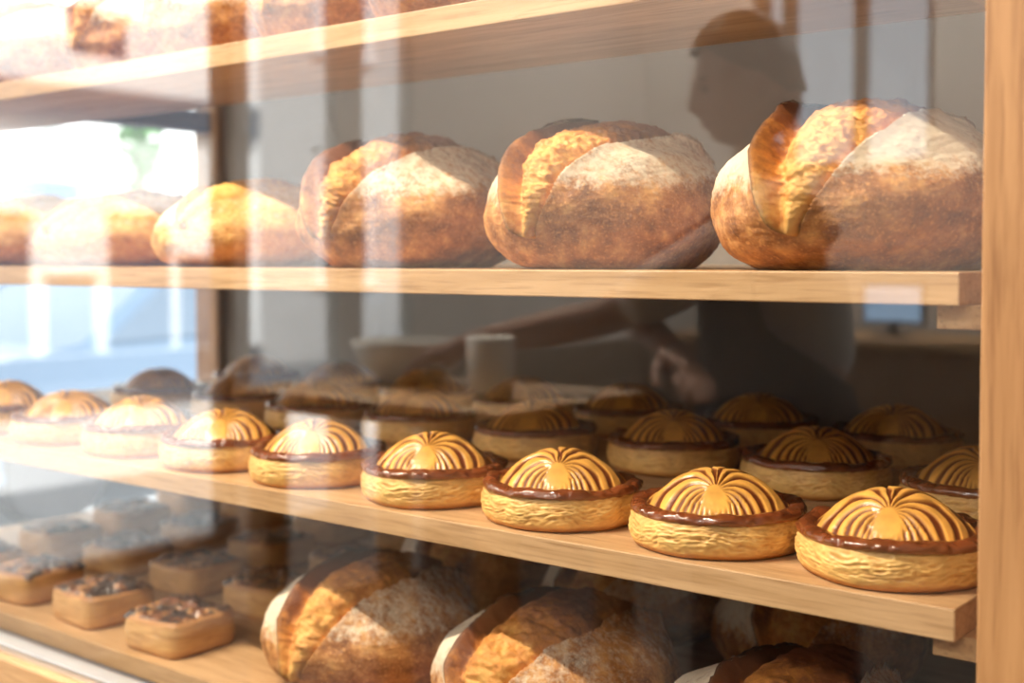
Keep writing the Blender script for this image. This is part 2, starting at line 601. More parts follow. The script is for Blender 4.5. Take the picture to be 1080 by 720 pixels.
dup(dk, (-1.86, 1.42, W(MIDZ)), 1.1, (.9, .9, 1.05), 'dark brown loaf behind the second golden loaf', gb)
dup(dk, (-2.12, 1.42, W(MIDZ)), -.5, (.9, .9, 1.0), 'dark brown loaf behind the golden loaf at the glass end', gb)
# upper shelf
gt = 'loaves along the top shelf'
tl = ['floury loaf on the top shelf nearest the case middle', 'floury loaf second along the top shelf', 'brown loaf third along the top shelf', 'pale loaf fourth along the top shelf', 'pale loaf at the far window end of the top shelf']
t0 = None
for k, x in enumerate((-.985, -1.195, -1.405, -1.625, -1.875)):
    if k == 0:
        t0 = loaf(41, .100, .12, .12, 60, .25, .4, .012, SD, 1.0, -24, 0.26, tl[0], group=gt, loc=(x, 1.128, W(TOPZ)))
    else:
        dup(t0, (x, 1.128, W(TOPZ)), (0, .1, -.12, .2, -.1)[k], (1, 1, 1.05) if k < 4 else (1.2, 1, 1.1), tl[k], gt)
# lowest shelf
gl = 'large loaves on the lowest shelf'
b1 = loaf(51, .150, .150, .140, 90, .22, .48, .015, SD, .6, -24, 0.21, 'scored loaf on the lowest shelf beside the fruit tarts', group=gl, loc=(-1.165, 1.165, W(BOTZ) + .0003), rz=.12)
b2 = loaf(53, .148, .148, .138, 90, .26, .48, .015, SD, .45, -24, 0.28, 'scored loaf with floured left cheek, second from the tarts on the lowest shelf', group=gl, loc=(-.862, 1.165, W(BOTZ) + .0003))
b3 = loaf(57, .148, .148, .132, 70, .25, .45, .015, SD, .65, -24, 0.30, 'floury loaf on the lowest shelf, only its top showing', group=gl, loc=(-.555, 1.165, W(BOTZ) + .0003))
gr = 'shaded loaves at the back of the lowest shelf'
dup(b2, (-1.30, 1.56, W(BOTZ) + .0003), .2, (.95, 1, 1.0), 'shaded dark loaf at the back of the lowest shelf, nearest the tarts', gr)
dup(b3, (-.985, 1.55, W(BOTZ) + .0003), -.1, (1.0, 1, 1.0), 'shaded loaf at the back of the lowest shelf, between its neighbours', gr)
dup(b2, (-.69, 1.52, W(BOTZ) + .0003), .15, (.95, .95, 1.05), 'shaded floury loaf at the back of the lowest shelf, nearest the post', gr)


# ------------------------------------------------------------------ galettes
def polar_mesh(rings, M, closed_top=True, bottom=False):
    """rings: list of (M,3) arrays."""
    V = np.concatenate(rings)
    F = []
    for i in range(len(rings) - 1):
        a = i * M + np.arange(M)
        b = i * M + (np.arange(M) + 1) % M
        F.append(np.stack([a, b, b + M, a + M], 1))
    F = [tuple(f) for f in np.concatenate(F)]
    if closed_top:
        V = np.concatenate([V, rings[-1].mean(0)[None]])
        c = len(V) - 1
        o = (len(rings) - 1) * M
        F += [(o + i, o + (i + 1) % M, c) for i in range(M)]
    if bottom:
        V = np.concatenate([V, rings[0].mean(0)[None]])
        c = len(V) - 1
        F += [((i + 1) % M, i, c) for i in range(M)]
    return V, F


GR = .0880
RIMZ = .0400


def galette(seed, M=300):
    off = seed * 7.31
    th = np.linspace(0, 2 * np.pi, M, endpoint=False)
    ct, st = np.cos(th), np.sin(th)
    # base: puff layers
    root_rings, cols = [], []
    prof = [(0.0, .90), (.0015, .945), (.005, .972), (.010, .990), (.015, 1.0), (.020, 1.002), (.025, .996), (.030, .982), (.034, .968), (.0375, .955), (.0395, .935), (.0400, .90), (.039, .80)]
    zs = np.interp(np.linspace(0, 1, 76), np.linspace(0, 1, len(prof)), [q[0] for q in prof])
    rs = np.interp(np.linspace(0, 1, 76), np.linspace(0, 1, len(prof)), [q[1] for q in prof])
    wav = 1 + .030 * vnoise(np.stack([ct * 1.6 + off, st * 1.6, 0 * ct], 1)) + .014 * vnoise(np.stack([ct * 5 + off, st * 5, 0 * ct], 1))
    for i, (z, r) in enumerate(zip(zs, rs)):
        tilt = .010 * vnoise(np.stack([ct * 2.0 + off, st * 2.0, 0 * ct + 9], 1)) + .003 * vnoise(np.stack([ct * 6 + off, st * 6, 0 * ct + 5], 1))
        zz = z + tilt * math.sin(math.pi * min(1, z / .04))
        lay = (1 - 2 * np.abs(vnoise(np.stack([ct * 4 + off, st * 4, zz / .0040], 1)))) * .5 + vnoise(np.stack([ct * 12 + off, st * 12, zz / .0015 + 5], 1)) * .6 + .7 * vnoise(np.stack([ct * 30 + off, st * 30, zz / .0026 + 5], 1)) + .5 * vnoise(np.stack([ct * 9 + off, st * 9, zz / .010 + 8], 1))
        mid = math.sin(math.pi * min(1, max(0, z / .039)))
        R = GR * r * wav + lay * .0013 * mid
        root_rings.append(np.stack([R * ct, R * st, np.full(M, z) + .0006 * lay * mid], 1))
        br = np.clip(.25 + .55 * (-lay) * mid + .8 * (1 - sst(np.full(M, z), .002, .009)) + .75 * sst(np.full(M, z), .0325, .0385), 0, 1)
        cols.append(np.stack([br, br * 0, br * 0], 1))
    V, F = polar_mesh(root_rings, M, True, True)
    cc = np.concatenate(cols + [np.ones((2, 3)) * .5])
    base = mesh_np('pastry_base', V, F, PUFF, None, True, cc)
    # rim: a glazed roll round the dome
    rings, cols = [], []
    for k in range(17):
        a = math.radians(-35 + 235 * k / 16)
        rr = .0785 + .0095 * math.cos(a)
        zz = RIMZ - .0022 + .0062 * math.sin(a)
        nb = vnoise(np.stack([ct * 4 + off, st * 4, 0 * ct + 2], 1)) * .0024 + vnoise(np.stack([ct * 14 + off, st * 14, 0 * ct + k * .3], 1)) * .0014
        R = rr * (wav * .5 + .5) + nb
        rings.append(np.stack([R * ct, R * st, zz + nb * .9], 1))
        g = np.clip(.25 * vnoise(np.stack([ct * 7 + off, st * 7, 0 * ct + k * .2], 1)) + .55 * (1 - sst(np.full(M, k), 0, 4)) + .5 * sst(np.full(M, k), 12, 16), 0, 1)
        cols.append(np.stack([g, g * 0, g * 0], 1))
    V, F = polar_mesh(rings, M, False, False)
    rim = mesh_np('glazed_rim', V, F, RIM, None, True, np.concatenate(cols))
    # dome with fanned score lines; the fan springs from a point low on the front slope
    M2, K = 260, 84
    th = np.linspace(0, 2 * np.pi, M2, endpoint=False)
    ct, st = np.cos(th), np.sin(th)
    rings, cols = [], []
    RD = .0720
    HC = .0385
    for k in range(K):
        r = RD * (1 - (k / K)) ** .9
        x, y = r * ct, r * st
        h = HC * (1 - (r / RD) ** 2.15) ** .98
        ex, ey = x, y + .047
        rad = np.sqrt(ex * ex + ey * ey)
        phi = np.abs(np.arctan2(ex, ey))                       # 0 = away from the front
        sweep = phi - rad * 24.0 * (.10 + .90 * sst(phi, .2, 2.3))
        wavy = .05 * vnoise(np.stack([ex * 70 + off, ey * 70, 0 * ex], 1))
        ln = np.cos((sweep + wavy) * 2 * np.pi / .262)
        g = sst(ln, -.25, .55)
        s0 = .005 + .012 * sst(sweep, 1.25, 2.2)
        start = sst(rad, s0, s0 + .007) * (1 - sst(np.full(M2, r), RD * .955, RD * .995))
        front = 1
        g = g * start * front
        P = np.stack([x, y, RIMZ - .0015 + h - g * .0026 + .0010 * fbm(np.stack([x * 45 + off, y * 45, 0 * x], 1), 3)], 1)
        rings.append(P)
        cols.append(np.stack([g, g * 0, g * 0], 1))
    V, F = polar_mesh(rings, M2, True, False)
    dome = mesh_np('scored_dome', V, F, DOME, None, True, np.concatenate(cols + [np.zeros((1, 3))]))
    return base, rim, dome


GSETS = [galette(s) for s in (1, 2, 3)]
first_used = [False] * 3


def place_galette(k, x, y, label, group, jit=.12, sc=1.0):
    rz = math.atan2(-x, y) * .85 + random.uniform(-jit, jit)
    root = thing('puff_galette', label, 'galette', (x, y, W(GALZ) + .0002), rz, group)
    root.scale = (sc, sc, sc * random.uniform(.97, 1.04))
    for part in GSETS[k]:
        if first_used[k]:
            c = part.copy()
            C.objects.link(c)
        else:
            c = part
        c.parent = root
    first_used[k] = True
    return root


ORD = ['nearest the oak post', 'second from the oak post', 'third from the oak post', 'fourth from the oak post', 'fifth from the oak post', 'sixth from the oak post', 'seventh from the oak post', 'eighth from the oak post', 'ninth from the oak post']
for k, x in enumerate((-.424, -.606, -.80, -.990, -1.192, -1.382, -1.575, -1.770, -1.962)):
    place_galette(k % 3, x, 1.094, 'glazed round galette with fanned scoring in the front row, ' + ORD[k], 'front row of galettes', .10, 1.0 if k < 5 else 1.02)
for k, x in enumerate((-.435, -.655, -.875, -1.098, -1.335, -1.56, -1.785, -2.005)):
    place_galette((k + 1) % 3, x, (1.385, 1.43, 1.455, 1.435, 1.44, 1.43, 1.45, 1.43)[k], 'shaded fan-scored galette in the second row, ' + ORD[k], 'second row of galettes', .12, 1.03)
for k, x in enumerate((-.659, -.875, -1.112, -1.330, -1.56, -1.80, -2.05)):
    place_galette((k + 2) % 3, x, 1.705, 'dim fan-scored galette in the back row, ' + ORD[k], 'back row of galettes', .14, 1.04)


# ------------------------------------------------------------------ rectangular tarts
def tart(seed, label, group, loc, rz):
    off = seed * 5.9
    w, l, h = .125, .118, .046
    M = 160
    th = np.linspace(0, 2 * np.pi, M, endpoint=False)
    e = .40
    sx = np.sign(np.cos(th)) * np.abs(np.cos(th)) ** e
    sy = np.sign(np.sin(th)) * np.abs(np.sin(th)) ** e
    rings, cols = [], []
    zs = np.concatenate([np.linspace(0, h, 24), [h + .0015, h + .001, h - .004]])
    ins = np.concatenate([[.96, .985], np.ones(20), [.99, .97], [.94, .90, .86]])
    for z, q in zip(zs, ins):
        lay = vnoise(np.stack([sx * 3 + off, sy * 3, np.full(M, z / .0032)], 1))
        wv = vnoise(np.stack([sx * 1.5 + off, sy * 1.5, 0 * th], 1))
        k = q * (1 + .012 * lay * (0 < z < h) + .05 * wv + .03 * math.sin(math.pi * min(1, z / h)))
        rings.append(np.stack([sx * w / 2 * k, sy * l / 2 * k, z + .003 * wv * (z > h * .8)], 1))
        b = np.clip(.2 - .35 * lay + .9 * (1 - sst(np.full(M, z), .001, .007)) + .6 * sst(np.full(M, z), h * .86, h), 0, 1)
        cols.append(np.stack([b, 0 * b, 0 * b], 1))
    V, F = polar_mesh(rings, M, True, True)
    root = thing('fruit_tart', label, 'tart', loc, rz, group)
    mesh_np('pastry_shell', V, F, TARTM, root, True, np.concatenate(cols + [np.ones((2, 3)) * .4]))
    # lumpy caramelised filling
    n = 70
    u = np.linspace(-1, 1, n)
    A, B = np.meshgrid(u, u, indexing='ij')
    A, B = A.ravel(), B.ravel()
    edge = np.clip(np.maximum(np.abs(A), np.abs(B)), 0, 1)
    P2 = np.stack([A * 5 + off, B * 5, 0 * A], 1)
    lum = np.maximum(0, vnoise(P2 * .5)) * .007 + np.abs(vnoise(P2 * 1.6)) * .005 + fbm(P2 * 4, 2) * .003
    z = h - .002 + (lum + .003) * (1 - sst(edge, .90, 1.0)) - .002 * sst(edge, .94, 1)
    Vf = np.stack([A * w / 2 * .97 * (1 - .06 * B * B), B * l / 2 * .97 * (1 - .06 * A * A), z], 1)
    idx = np.arange(n * n).reshape(n, n)
    Fq = np.stack([idx[:-1, :-1], idx[1:, :-1], idx[1:, 1:], idx[:-1, 1:]], -1).reshape(-1, 4)
    lo = sst(vnoise(P2 * 1.4 + 4), .15, .5)
    dk = sst(vnoise(P2 * .7 + 11), -.1, .25)
    mesh_np('caramel_filling', Vf, Fq, TARTF, root, True, np.stack([lo, dk, 0 * lo], 1))
    return root


gtarts = 'caramelised tarts on the lowest shelf'
tp = tart(1, 'square tart with dark caramelised top in the front row, beside the big loaf', gtarts, (-1.468, 1.075, W(BOTZ) + .0003), .06)
tq = tart(2, 'square tart with dark caramelised top in the front row, second from the loaf', gtarts, (-1.672, 1.085, W(BOTZ) + .0003), -.05)
spots = [(-1.868, 1.09, .04, 'front row, third from the loaf'), (-2.06, 1.09, -.06, 'front row, fourth from the loaf'),
         (-1.50, 1.275, .05, 'second row, behind the front tart by the loaf'), (-1.70, 1.28, .0, 'second row, second from the loaf'), (-1.905, 1.285, .07, 'second row, third from the loaf'), (-2.11, 1.28, .0, 'second row, fourth from the loaf'),
         (-1.52, 1.475, -.05, 'third row, nearest the loaves'), (-1.735, 1.475, .06, 'third row, second from the loaves'), (-1.95, 1.48, 0, 'third row, third from the loaves'), (-2.17, 1.475, .03, 'third row, at the window end'),
         (-1.57, 1.68, .0, 'back row, nearest the loaves'), (-1.79, 1.68, .05, 'back row, second from the loaves'), (-2.02, 1.68, -.04, 'back row, third from the loaves'), (-2.24, 1.68, 0, 'back row, before the dark post')]
for k, (x, y, rz, lab) in enumerate(spots):
    dup((tp, tq)[k % 2], (x, y, W(BOTZ) + .0003), rz + (math.pi if k % 3 == 0 else 0), (1, 1, 1), 'square caramelised tart in the ' + lab, gtarts)

# ------------------------------------------------------------------ the shop room
XL, XR, YB, YF, HC_ = -3.4, 2.6, -3.4, 3.0, 3.35
T = .18


def wall_with_holes(name, axis, p0, p1, a0, a1, z1, holes, mat):
    """axis 'x': wall spans Y; axis 'y': wall spans X. holes = (a0,a1,z0,z1) sorted, not overlapping."""
    L = []

    def add(u0, u1, z0, z1_):
        if u1 - u0 > 1e-4 and z1_ - z0 > 1e-4:
            L.append((p0, p1, u0, u1, z0, z1_) if axis == 'x' else (u0, u1, p0, p1, z0, z1_))
    cur = a0
    for h in sorted(holes):
        add(cur, h[0], 0, z1)
        add(h[0], h[1], 0, h[2])
        add(h[0], h[1], h[3], z1)
        cur = h[1]
    add(cur, a1, 0, z1)
    return struct(boxes(name, L, mat))


struct(boxes('floor', [(XL - T, XR + T, YB - T, YF + T, -.1, 0)], FLOORM))
struct(boxes('ceiling', [(XL - T, XR + T, YB - T, YF + T, HC_, HC_ + .15)], CEIL))
LH = [(-1.70, -1.38, .30, 2.75), (-1.30, -.83, .30, 2.75), (-.78, 2.75, .27, 2.75)]
wall_with_holes('wall_left', 'x', XL - .08, XL, YB, YF, HC_, LH, ROOMWALL)
BH = [(-2.80, -1.92, 1.66, 3.0)]
wall_with_holes('wall_back', 'y', YB - T, YB, XL - T, XR + T, HC_, BH, ROOMWALL)
struct(boxes('wall_right', [(XR, XR + T, YB, YF, 0, HC_)], ROOMWALL))
struct(boxes('wall_front', [(XL - T, XR + T, YF, YF + T, 0, HC_)], ROOMWALL))
WAINS = wood('added_wainscot', (.25, .18, .125), (.19, .13, .085), 'z')  # unseen dark boards added to weaken low reflections in the pane
struct(boxes('trim_1', [(XL, XL + .02, YB + .02, -1.74, 0, .86)], WAINS))
struct(boxes('trim_2', [(XL, XR, YB, YB + .02, 0, .86)], WAINS))
FRAME = plain('window_frame_paint', (.66, .62, .56), .5, noise=.05)
FRAMED = plain('window_frame_bronze', (.16, .11, .08), .5, noise=.08)


def window(name, axis, p, h, nbars, mat, w=.035, transoms=()):
    a0, a1, z0, z1 = h
    L = []

    def add(u0, u1, q0, q1):
        L.append((p - .04, p + .04, u0, u1, q0, q1) if axis == 'x' else (u0, u1, p - .04, p + .04, q0, q1))
    add(a0, a0 + w, z0, z1)
    add(a1 - w, a1, z0, z1)
    add(a0 + w, a1 - w, z0, z0 + w)
    add(a0 + w, a1 - w, z1 - w, z1)
    for b in nbars:
        add(b - w / 2, b + w / 2, z0 + w, z1 - w)
    for t in transoms:
        add(a0 + w, a1 - w, t - w / 2, t + w / 2)
    fr = struct(boxes(name, L, mat))
    pane = (p - .004, p + .004, a0 + w * .5, a1 - w * .5, z0 + w * .5, z1 - w * .5) if axis == 'x' else (a0 + w * .5, a1 - w * .5, p - .004, p + .004, z0 + w * .5, z1 - w * .5)
    boxes('window_pane', [pane], WGLASS, fr)
    return fr


window('window_1', 'x', XL - .04, LH[0], (), FRAME, .018)
window('window_2', 'x', XL - .04, LH[1], (), FRAME, .018)
window('window_3', 'x', XL - .04, LH[2], (.27, 1.45), FRAMED, .04)
window('window_4', 'y', YB - .09, BH[0], (-2.64, -2.285), FRAMED, .045)

# ------------------------------------------------------------------ street outside
ROADD = plain('dark_setts', (.16, .165, .175), .8, noise=.1, scale=6)
PAVE = plain('pavement_stone', (.76, .76, .75), .8, noise=.06, scale=2)
ROADM = plain('pale_concrete_road', (.74, .74, .74), .8, noise=.1, scale=6)
FACADE = plain('facade_render', (.84, .84, .83), .9, noise=.03, scale=1)
FACADE2 = plain('facade_cream', (.80, .72, .60), .9, noise=.03, scale=1)
ROOFG = plain('dark_plinth_stone', (.10, .10, .11), .8, noise=.1)
GREYF = plain('facade_grey_stone', (.50, .49, .48), .9, noise=.04, scale=1)
BLUE = plain('blue_door_paint', (.05, .17, .34), .4, noise=.05)
WINDARK = plain('dark_glazing', (.10, .13, .17), .15, noise=.1, scale=2)
REDP = plain('red_awning_cloth', (.42, .05, .05), .7, noise=.05)
LEAF = plain('leaf_green', (.10, .24, .07), .6, noise=.3, scale=9)
BARK = plain('tree_bark', (.16, .11, .07), .9, noise=.2, scale=12)
struct(boxes('pavement', [(-5.6, XL - T, -14, 18, -.22, -.06)], PAVE))
struct(boxes('road', [(-10.2, -5.6, -14, 18, -.3, -.16)], ROADM))
struct(boxes('pavement_far', [(-12.0, -10.2, -14, 18, -.25, -.06)], ROADD))
struct(boxes('courtyard_ground', [(XL - T, 6, -9, YB - T, -.2, -.06)], PAVE))


def building(label, y0, y1, h, mat, extra_door=None, shop=None, fascia=False):
    b = thing('town_building', label, 'building', (-12.0, (y0 + y1) / 2, -.06))
    b0 = Vector(b.location)

    def part(nm, lst, m):
        o = boxes(nm, [(q[0] - b0.x, q[1] - b0.x, q[2] - b0.y, q[3] - b0.y, q[4] - b0.z, q[5] - b0.z) for q in lst], m, b)
        return o
    part('facade_wall', [(-16, -12.0, y0, y1, -.06, h)], mat)
    part('cornice', [(-12.0, -11.85, y0, y1, h - .3, h - .1)], mat)
    y = y0 + .8
    while y + 1.0 < y1:
        for z in (1.0, 4.0, 7.0):
            if extra_door and z < 2 and y < extra_door + 1.2 and y + 1.0 > extra_door - .4:
                continue
            if z + 1.6 < h and not shop:
                f = part('window', [(-12.04, -11.93, y, y + .09, z, z + 1.7), (-12.04, -11.93, y + .91, y + 1.0, z, z + 1.7), (-12.04, -11.93, y, y + 1.0, z + 1.62, z + 1.7), (-12.04, -11.90, y - .05, y + 1.05, z - .08, z)], FACADE)
                boxes('pane', [(-12.02 - b0.x, -11.985 - b0.x, y + .09 - b0.y, y + .91 - b0.y, z - b0.z, z + 1.62 - b0.z)], WINDARK, f)
        y += 3.1
    if fascia:
        part('added_fascia_board', [(-12.0, -11.88, y0 + .1, y1 - .1, 2.72, 3.12)], WINDARK)  # dark board added to thin the glare reflected over the cross rail
        part('plinth_course', [(-12.0, -11.94, y0 + .05, y1 - .05, -.06, .22)], ROOFG)
    if shop:
        for ya, yb, za, zb in shop:
            f = part('shop_window', [(-12.03, -11.92, ya - .08, yb + .08, zb, zb + .12)], FACADE)
            boxes('pane', [(-12.02 - b0.x, -11.985 - b0.x, ya - b0.y, yb - b0.y, za - b0.z, zb - b0.z)], WINDARK, f)
    if extra_door:
        part('street_door', [(-12.02, -11.95, extra_door, extra_door + .8, -.06, 2.1)], BLUE)
    return b


building('pale rendered street building opposite with a blue door', 2.5, 12.5, 9.5, FACADE, 6.75)
building('cream street building opposite, next to the pale one', -4.3, 2.5, 8.5, FACADE2)
building('narrow white shop building opposite with added dark shop windows', -8.1, -4.3, 9.5, FACADE, None, [(-5.0, -4.45, .25, 1.75), (-5.75, -5.2, .25, 1.1), (-6.75, -5.95, .25, 1.8), (-6.2, -5.5, 3.5, 4.0), (-7.5, -6.9, .25, 1.3)], True)  # dark panes and fascia added to break up the reflected glare
building('grey stone street building opposite, beyond the white shop', -17.0, -8.1, 9.5, GREYF)


def car(label, loc, paint):
    root = thing('parked_car', label, 'car', loc)
    prof = [(-2.05, .30), (-2.08, .62), (-1.95, .82), (-1.15, .93), (-.55, 1.38), (.55, 1.44), (1.30, 1.05), (1.95, .90), (2.08, .60), (2.05, .30)]
    secs = [(-.84, .0), (-.80, .0), (-.62, .0), (.62, .0), (.80, .0), (.84, .0)]
    V, F = [], []
    n = len(prof)
    xs = [-.84, -.80, 0, .80, .84]
    for i, x in enumerate(xs):
        for (y, z) in prof:
            k = 1.0
            xx = x * (1 - .22 * max(0, z - .85))
            V.append((xx, y * (.97 if abs(x) > .82 else 1), z))
    for i in range(len(xs) - 1):
        for j in range(n):
            a, b = i * n + j, i * n + (j + 1) % n
            F.append((a, b, b + n, a + n))
    F.append(tuple(range(n)))
    F.append(tuple(reversed(range((len(xs) - 1) * n, len(xs) * n))))
    body = mesh_np('car_body', np.array(V), F, paint, root, False)
    md = body.modifiers.new('Bevel', 'BEVEL')
    md.width, md.segments = .05, 3
    for s in (-1, 1):
        xw = s * .765
        g = [(-.50, 1.33), (.50, 1.38), (1.12, 1.02), (-.98, .96)]
        vv = np.array([(s * (.845 * (1 - .22 * max(0, z - .85)) + d), y, z) for d in (0, .012) for y, z in g])
        mesh_np('side_window', vv, [(0, 1, 2, 3), (7, 6, 5, 4), (0, 4, 5, 1), (1, 5, 6, 2), (2, 6, 7, 3), (3, 7, 4, 0)], WINDARK, root, False)
        for y in (-1.3, 1.3):
            bm = bmesh.new()
            bmesh.ops.create_cone(bm, cap_ends=True, segments=28, radius1=.32, radius2=.32, depth=.2)
            bmesh.ops.rotate(bm, verts=bm.verts, matrix=Matrix.Rotation(math.pi / 2, 3, 'Y'))
            bmesh.ops.translate(bm, verts=bm.verts, vec=(s * .76, y, .32))
            bmesh.ops.bevel(bm, geom=list(bm.edges), offset=.02, segments=2, affect='EDGES')
            me = bpy.data.meshes.new('wheel')
            bm.to_mesh(me)
            bm.free()
            link('wheel', me, METALDARK, root)
    return root


CARB = plain('blue_grey_car_paint', (.14, .20, .28), .25, .3, noise=.03)
CARW = plain('white_car_paint', (.78, .79, .80), .25, noise=.02)
car('blue grey car parked across the street, beyond the case end', (-6.8, 4.9, -.16), CARB)
car('white car parked across the street behind the blue grey one', (-6.8, 9.6, -.16), CARW)


def tree(label, loc, seed):
    root = thing('street_tree', label, 'tree', loc)
    bm = bmesh.new()
    bmesh.ops.create_cone(bm, cap_ends=True, segments=12, radius1=.10, radius2=.06, depth=2.6)
    bmesh.ops.translate(bm, verts=bm.verts, vec=(0, 0, 1.3))
    me = bpy.data.meshes.new('trunk')
    bm.to_mesh(me)
    bm.free()
    link('trunk', me, BARK, root)
    r = random.Random(seed)
    V, F = [], []
    for k in range(700):
        while True:
            q = Vector((r.uniform(-1, 1), r.uniform(-1, 1), r.uniform(-1, 1)))
            if .2 < q.length < 1:
                break
        c = Vector((q.x * .32, q.y * .22, 3.0 + q.z * 1.15))
        a = Vector((r.uniform(-1, 1), r.uniform(-1, 1), r.uniform(-1, 1))).normalized()
        b = a.orthogonal().normalized()
        s = r.uniform(.05, .09)
        i = len(V)
        V += [c - a * s, c + b * s * .5, c + a * s, c - b * s * .5]
        F.append((i, i + 1, i + 2, i + 3))
    mesh_np('foliage', np.array([tuple(v) for v in V]), F, LEAF, root, False)
    return root


tree('slim green street tree on the far pavement', (-10.9, 7.55, -.06), 4)

# ------------------------------------------------------------------ baker and worktable (seen reflected in the pane)
SKIN = plain('skin', (.30, .16, .11), .55, noise=.05, scale=30)
LIPS = plain('lips', (.26, .09, .075), .5, noise=.05)
HAIR = plain('dark_hair', (.030, .020, .014), .5, noise=.3, scale=120)
SHIRT = plain('pale_shirt', (.52, .50, .49), .85, noise=.06, scale=30)
APRON = plain('charcoal_apron', (.045, .042, .042), .8, noise=.12, scale=40)
TROUS = plain('dark_trousers', (.05, .05, .06), .85, noise=.1, scale=40)
SHOE = plain('black_shoe', (.02, .02, .02), .5, noise=.1)


def skin_mesh(verts, edges, radii, root_i, sub=2):
    me = bpy.data.meshes.new('tmp')
    me.from_pydata(verts, edges, [])
    o = bpy.data.objects.new('tmp', me)
    C.objects.link(o)
    o.modifiers.new('Skin', 'SKIN')
    for i, r in enumerate(radii):
        me.skin_vertices[0].data[i].radius = (r, r) if not isinstance(r, tuple) else r
        me.skin_vertices[0].data[i].use_root = (i == root_i)
    s = o.modifiers.new('Sub', 'SUBSURF')
    s.levels = s.render_levels = sub
    bpy.context.view_layer.update()
    ev = o.evaluated_get(bpy.context.evaluated_depsgraph_get())
    out = bpy.data.meshes.new_from_object(ev)
    bpy.data.objects.remove(o)
    return out


def baker():
    root = thing('person', 'person with short dark hair, pale rolled sleeves and dark apron, reaching over a worktable', 'person', (-1.13, -.26, 0))
    O = np.array([-1.13, -.26, 0.0])
    f = np.array([-.782, .624, 0.0])            # facing
    sd = np.array([.624, .782, 0.0])            # the side nearer the case
    up = np.array([0, 0, 1.0])

    def L(a, b, z):                              # forward, side, height above floor
        return f * a + sd * b + up * z

    def w2l(p):
        return np.array(p) - O + np.array([0, 0, EYE])
    V, E, R_ = [], [], []

    def v(p, r, par=None):
        V.append(tuple(float(q) for q in p))
        R_.append(r)
        if par is not None:
            E.append((par, len(V) - 1))
        return len(V) - 1
    pel = v(L(-.06, 0, .95), .125)
    ab = v(L(-.05, 0, 1.08), .120, pel)
    ch = v(L(-.03, 0, 1.24), .135, ab)
    ut = v(L(-.02, 0, 1.34), .105, ch)
    nk = v(L(.00, 0, 1.41), .062, ut)
    hd = v(L(.025, 0, 1.50), .055, nk)
    hands = []
    for s, elbow, wrist, knd in ((1, w2l((-1.36, -.06, -.11)), w2l((-1.62, .035, -.165)), 'a'), (-1, w2l((-1.42, -.20, -.09)), w2l((-1.22, -.06, -.165)), 'b')):
        sh = v(L(-.02, .175 * s, 1.34), .062, ut)
        m = (np.array(V[sh]) + elbow) / 2
        um = v(m + np.array([0, 0, .0]), .050, sh)
        el = v(elbow, .042, um)
        fm = v(elbow * .5 + wrist * .5, .038, el)
        wr = v(wrist, .027, fm)
        d = wrist - elbow
        d /= np.linalg.norm(d)
        side = np.cross(d, up)
        side /= np.linalg.norm(side)
        dn = -up
        pm = v(wrist + d * .055 + dn * .008, .033, wr)
        for q, (off, ln) in enumerate(((-.030, .070), (-.010, .082), (.010, .077), (.028, .060))):
            k1 = v(wrist + d * .092 + side * off + dn * .012, .0095, pm)
            k2 = v(wrist + d * (.092 + ln * .5) + side * off * 1.1 + dn * .022, .0088, k1)
            v(wrist + d * (.092 + ln * .92) + side * off * 1.1 + dn * .045, .0078, k2)
        t1 = v(wrist + d * .035 - side * .040 + dn * .015, .012, pm)
        t2 = v(wrist + d * .070 - side * .056 + dn * .028, .0105, t1)
        v(wrist + d * .098 - side * .058 + dn * .040, .009, t2)
    for s in (1, -1):
        hip = v(L(-.06, .09 * s, .90), .095, pel)
        kn = v(L(-.01, .10 * s, .50), .062, hip)
        cf = v(L(-.05, .105 * s, .33), .058, kn)
        an = v(L(-.06, .11 * s, .09), .040, cf)
        ft = v(L(.02, .115 * s, .045), .038, an)
        v(L(.12, .12 * s, .035), .034, ft)
    me = skin_mesh(V, E, R_, pel)
    # head
    D, Q = quad_sphere(40)
    x, y, z = D.T                                # x forward, y side, z up
    hx = .098 * x
    hy = .077 * y
    hz = .122 * z
    low = sst(-z, .0, .9)
    hx = hx - .018 * low * (x < 0) * np.abs(x) * 1.6 + .006 * low * (x > .3)
    jaw = 1 + .30 * sst(-z, .25, .80)
    hy = hy * (1 - .14 * low) * jaw
    hx = np.where(x > 0, hx * (1 + .16 * sst(-z, .3, .8)), hx)
    face = sst(x, .4, .9)
    nose = np.exp(-((y / .17) ** 2)) * np.exp(-(((z + .12) / .26) ** 2)) * (x > 0) * (1 + .5 * sst(-z, -.05, .25))
    hx = hx + .020 * nose
    hx = hx - .010 * np.exp(-(((np.abs(y) - .40) / .18) ** 2)) * np.exp(-(((z - .04) / .12) ** 2)) * face
    hx = hx + .006 * np.exp(-(((z - .20) / .10) ** 2)) * face
    hx = hx + .006 * np.exp(-((y / .30) ** 2)) * np.exp(-(((z + .50) / .09) ** 2)) * face
    hx = hx - .004 * np.exp(-((y / .35) ** 2)) * np.exp(-(((z + .51) / .025) ** 2)) * face
    hx = hx + .010 * np.exp(-((y / .35) ** 2)) * np.exp(-(((z + .82) / .15) ** 2)) * (x > 0)
    pit = math.radians(14)                       # looks down a little
    ca, sa = math.cos(pit), math.sin(pit)

    def head_at(hx, hy, hz):
        a, c = hx * ca + hz * sa, -hx * sa + hz * ca
        return (f[None] * (a + .035)[:, None] + sd[None] * hy[:, None] + up[None] * (c + 1.60)[:, None])
    HV = head_at(hx, hy, hz)
    # ears
    EV, EQ = quad_sphere(8)
    bm = bmesh.new()
    bm.from_mesh(me)

    def addm(VV, QQ):
        vs = [bm.verts.new(p) for p in VV]
        for q in QQ:
            bm.faces.new([vs[i] for i in q])
    addm(HV, Q)
